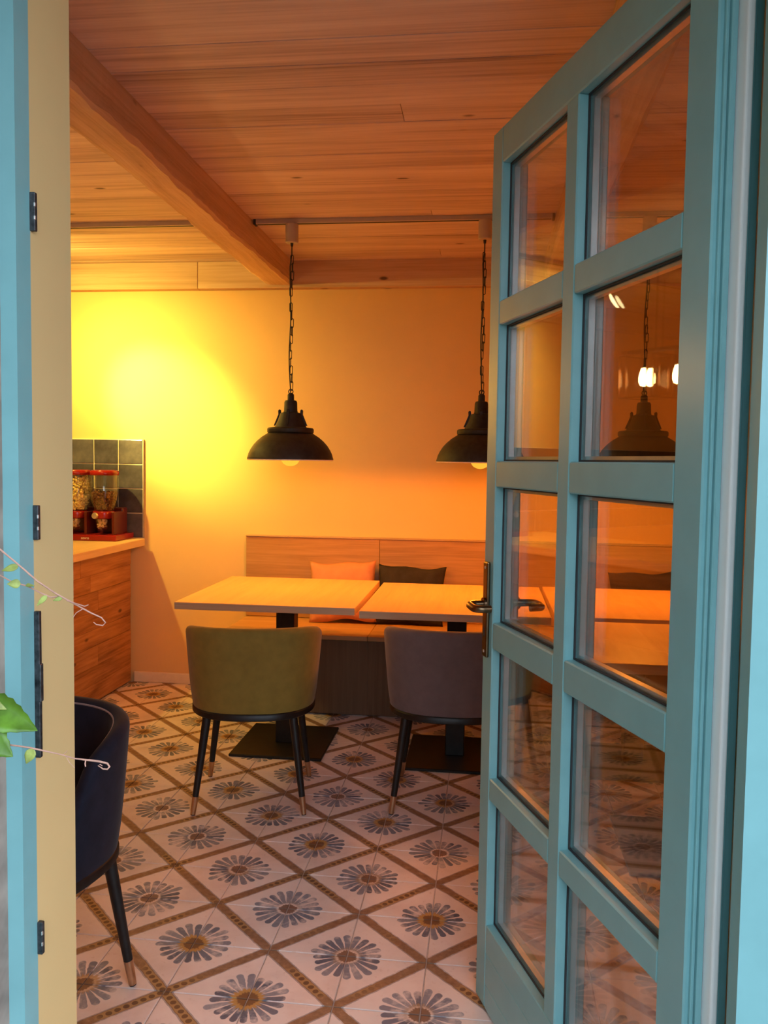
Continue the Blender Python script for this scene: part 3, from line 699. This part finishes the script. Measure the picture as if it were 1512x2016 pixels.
# ------------------------------------------------------------------ chairs
def make_chair(mat, label, loc, rz):
    t = thing('tub_chair', loc, label, 'chair', 'velvet tub chairs', rz=rz, world=False)
    # local: faces +y, back towards -y
    A0 = radians(112); na = 44; ZT, ZB = .750, .412
    def plan(phi, rx, ry):  # phi 0 = back
        c, s = cos(phi), sin(phi); e = 2.45
        k_ = (abs(s)**e+abs(c)**e)**(-1/e)
        return rx*k_*s, -ry*k_*c
    vs, fs = [], []; nb = 0; prof = 22
    for i in range(na+1):
        phi = -A0+2*A0*i/na; f = abs(phi)/A0
        zt = ZT-.10*f**3.5-.12*max(0, (f-.80)/.20)**2.0*1.0
        loop = []
        def pt(z, off):
            h_ = (z-ZB)/(ZT-ZB); tap = .885+.115*min(1, max(0, h_))**.75 if h_ < 1 else 1.0
            x, y = plan(phi, (.280)*tap-off, (.268)*tap-off); return (x, y, z)
        th_ = .048*(1-.25*f)
        for q in range(7): loop.append(pt(ZB+(zt-.024-ZB)*q/6, 0))
        for q in range(1, 7):
            a = pi*q/7; loop.append(pt(zt-.024+.024*sin(a), th_/2*(1-cos(a))))
        for q in range(7): loop.append(pt(zt-.024-(zt-.024-ZB)*q/6, th_))
        nb = len(loop); vs += loop
    for i in range(na):
        for q in range(nb): fs.append((i*nb+q, i*nb+(q+1) % nb, (i+1)*nb+(q+1) % nb, (i+1)*nb+q))
    fs.append(tuple(range(nb))); fs.append(tuple(na*nb+q for q in range(nb)))
    sh = raw('backrest', vs, fs, mat, t, True); sh.data.set_sharp_from_angle(angle=radians(60))
    # rim piping
    pts = []
    for i in range(na+1):
        phi = -A0*.86+2*A0*.86*i/na; f = abs(phi)/A0; zt = ZT-.10*f**3.5-.12*max(0, (f-.80)/.20)**2
        th_ = .048*(1-.25*f); x, y = plan(phi, .280-th_*.93, .268-th_*.93); pts.append((x, y, zt-.012))
    tube('piping', pts, .0028, mat if mat is not M_navy else M_piping, sh, 6)
    # seat cushion
    n = 48; lay = [(.90, .418), (.985, .424), (1.0, .440), (1.0, .462), (.975, .478), (.90, .486), (.6, .490)]
    vs, fs = [], []
    for s_, z in lay:
        for i in range(n):
            a = 2*pi*i/n; c, s = cos(a), sin(a); e = 2.6; k_ = (abs(s)**e+abs(c)**e)**(-1/e)
            vs.append((.222*s_*k_*c, .232*s_*k_*s+.018, z))
    for l in range(len(lay)-1):
        for i in range(n): fs.append((l*n+i, l*n+(i+1) % n, (l+1)*n+(i+1) % n, (l+1)*n+i))
    fs.append(tuple(range(n-1, -1, -1))); fs.append(tuple((len(lay)-1)*n+i for i in range(n)))
    raw('seat', vs, fs, mat, t, True)
    # seat ring
    pts_o = []
    vs, fs = [], []
    prf = [(0.0, .385), (.008, .380), (.008+.0, .4045), (0, .411)]
    sect = [(-.030, .386), (-.004, .384), (0, .388), (0, .406), (-.004, .411), (-.030, .411)]
    for i in range(n):
        a = 2*pi*i/n; c, s = cos(a), sin(a); e = 2.45; k_ = (abs(s)**e+abs(c)**e)**(-1/e)
        for off, z in sect: vs.append(((.250+off)*k_*c, (.244+off)*k_*s, z))
    m = len(sect)
    for i in range(n):
        j = (i+1) % n
        for q in range(m): fs.append((i*m+q, j*m+q, j*m+(q+1) % m, i*m+(q+1) % m))
    rg = raw('seat_ring', vs, fs, M_black, t, True); rg.data.set_sharp_from_angle(angle=radians(40))
    box('under_plate', (-.16, -.16, .3865, .16, .16, .398), M_black, t)
    for sx in (-1, 1):
        for sy in (-1, 1):
            top = Vector((sx*.168, sy*.162, .398)); ft = Vector((sx*.218, sy*.205, 0.001)); d = ft-top
            p1 = top+d*.82; p2 = top+d*.992
            lg = tube('leg', [top, top+d*.3, p1], [.0175, .0160, .0122], M_black, t, 16)
            fe = tube('ferrule', [p1, p2], [.0127, .0102], M_brass, lg, 16)
            tube('foot_tip', [p2, ft], [.0098, .0092], M_rubber, lg, 14)
    return t
make_chair(M_green, 'olive green velvet tub chair at the left table', (-.935, 3.385, 0), radians(9))
make_chair(M_grey, 'grey mauve velvet tub chair beside the open door', (-.130, 3.480, 0), radians(0))
make_chair(M_navy, 'dark navy velvet tub chair cut off by the door reveal', (-1.155, 1.920, 0), radians(170))

# ------------------------------------------------------------------ climbing vine shoots by the door frame
def leaf(name, base, tip, width, nrm, mat, parent, fold=.25, lob=0.0):
    base, tip, nrm = Vector(base), Vector(tip), Vector(nrm).normalized(); ax = tip-base; L = ax.length; ax.normalize()
    sd = ax.cross(nrm).normalized(); nn = sd.cross(ax).normalized(); n = 14; vs, fs = [], []; T = .0005
    for lay in (1, -1):
        for i in range(n+1):
            t_ = i/n; wv = width/2*(sin(pi*min(1, t_**.62)))**.9*(1+lob*.16*(1 if i % 2 else -1))
            if i in (0, n): wv = .0004
            cen = base+ax*(L*t_)-nn*(.12*L*t_*t_)
            for s in (-1, -.5, 0, .5, 1): vs.append(tuple(cen+sd*(s*wv)+nn*(abs(s)*wv*fold+lay*T)))
    N = (n+1)*5
    for i in range(n):
        for s in range(4):
            a = i*5+s; fs.append((a, a+1, a+6, a+5)); b_ = N+a; fs.append((b_+5, b_+6, b_+1, b_))
    for i in range(n):
        for s in (0, 4):
            a = i*5+s; fs.append((a, a+5, N+a+5, N+a))
    return raw(name, vs, fs, mat, parent, True)
def curl(c, r, a0, a1, n=10, y=0.0):
    return [(c[0]+r*cos(a0+(a1-a0)*i/n), c[1]+y*i/n, c[2]+r*sin(a0+(a1-a0)*i/n)) for i in range(n+1)]
VY = 1.05
v1 = thing('vine_shoot', (-.70, VY, 1.28), 'upper pink vine shoot reaching across the door frame', 'vine', 'climbing vine shoots')
st = tube('stem', [(-.72, VY-.01, 1.325), (-.665, VY-.01, 1.290), (-.637, VY, 1.276), (-.605, VY+.004, 1.249), (-.588, VY+.004, 1.235), (-.560, VY+.002, 1.219), (-.532, VY, 1.206), (-.512, VY, 1.196), (-.497, VY, 1.190), (-.491, VY-.001, 1.184), (-.494, VY-.002, 1.180), (-.503, VY-.002, 1.181), (-.507, VY-.002, 1.184)], [.0014, .0014, .0013, .0012, .0012, .0012, .0011, .001, .001, .0009, .0008, .0007, .0005], M_stem, v1, 7)
tube('tendril', [(-.70, VY+.004, 1.262), (-.64, VY+.004, 1.241), (-.622, VY+.004, 1.232), (-.602, VY+.004, 1.228), (-.585, VY+.004, 1.220), (-.568, VY+.003, 1.214), (-.556, VY+.003, 1.216), (-.545, VY+.002, 1.212)], .0010, M_stem, v1, 6)
tube('tendril', [(-.545, VY, 1.211), (-.530, VY-.003, 1.208), (-.518, VY-.004, 1.205), (-.513, VY-.004, 1.207)], .0007, M_stem, v1, 6)
tube('tendril', [(-.522, VY, 1.201), (-.530, VY-.003, 1.196), (-.534, VY-.004, 1.190)], .0005, M_stem, v1, 6)
leaf('leaf', (-.612, VY, 1.254), (-.634, VY-.004, 1.249), .010, (.2, -1, .5), M_leaf2, v1)
leaf('leaf', (-.610, VY+.002, 1.231), (-.626, VY-.004, 1.231), .012, (.1, -1, .2), M_leaf2, v1)
leaf('leaf', (-.574, VY+.003, 1.216), (-.586, VY-.002, 1.203), .007, (.3, -1, .2), M_leaf2, v1)
leaf('leaf', (-.552, VY+.002, 1.214), (-.563, VY-.002, 1.211), .006, (.1, -1, .4), M_leaf2, v1)
leaf('leaf', (-.603, VY+.003, 1.229), (-.590, VY-.002, 1.230), .005, (.1, -1, .4), M_leaf2, v1)
v2 = thing('vine_shoot', (-.70, VY, 1.02), 'lower vine shoot with green leaves by the door frame', 'vine', 'climbing vine shoots')
tube('stem', [(-.74, VY, 1.055), (-.68, VY, 1.035), (-.641, VY, 1.014), (-.60, VY, 1.011), (-.587, VY, 1.009), (-.555, VY, 1.004), (-.535, VY, .9995), (-.515, VY, .9985), (-.500, VY, .9975), (-.490, VY, .9955), (-.4865, VY-.001, .9915), (-.489, VY-.002, .9885), (-.495, VY-.002, .9885), (-.498, VY-.002, .9905)], [.0012]*5+[.0008, .0009, .0014, .0014, .0014, .0013, .0012, .0010, .0008], M_stem, v2, 7)
tube('tendril', [(-.520, VY, .999), (-.5205, VY-.001, .994), (-.520, VY-.001, .990)], .0009, M_stem, v2, 6)
tube('tendril', [(-.548, VY, 1.002), (-.543, VY, .994), (-.536, VY, .987)], .0004, M_stem, v2, 6)
tube('tendril', [(-.553, VY, 1.003), (-.547, VY, 1.008), (-.546, VY, 1.010)], .0004, M_stem, v2, 6)
tube('tendril', [(-.498, VY-.002, .9905), (-.502, VY-.002, .9925), (-.499, VY-.002, .9945), (-.496, VY-.002, .9925)], .0006, M_stem, v2, 6)
leaf('leaf', (-.680, VY-.01, 1.066), (-.586, VY-.005, 1.043), .060, (-.15, -.55, .8), M_leaf, v2, .15, .3)
leaf('leaf', (-.672, VY-.016, 1.045), (-.612, VY-.025, 1.007), .052, (.2, -1, .35), M_leaf, v2, .15, .5)
leaf('leaf', (-.594, VY, 1.0095), (-.603, VY-.003, .989), .014, (.3, -1, .1), M_leaf2, v2, .3, .2)
leaf('leaf', (-.690, VY-.01, 1.085), (-.630, VY-.005, 1.065), .030, (.0, -.8, .6), M_leaf2, v2, .2, .3)
for o in bpy.data.objects:
    if '_world' in o: del o['_world']
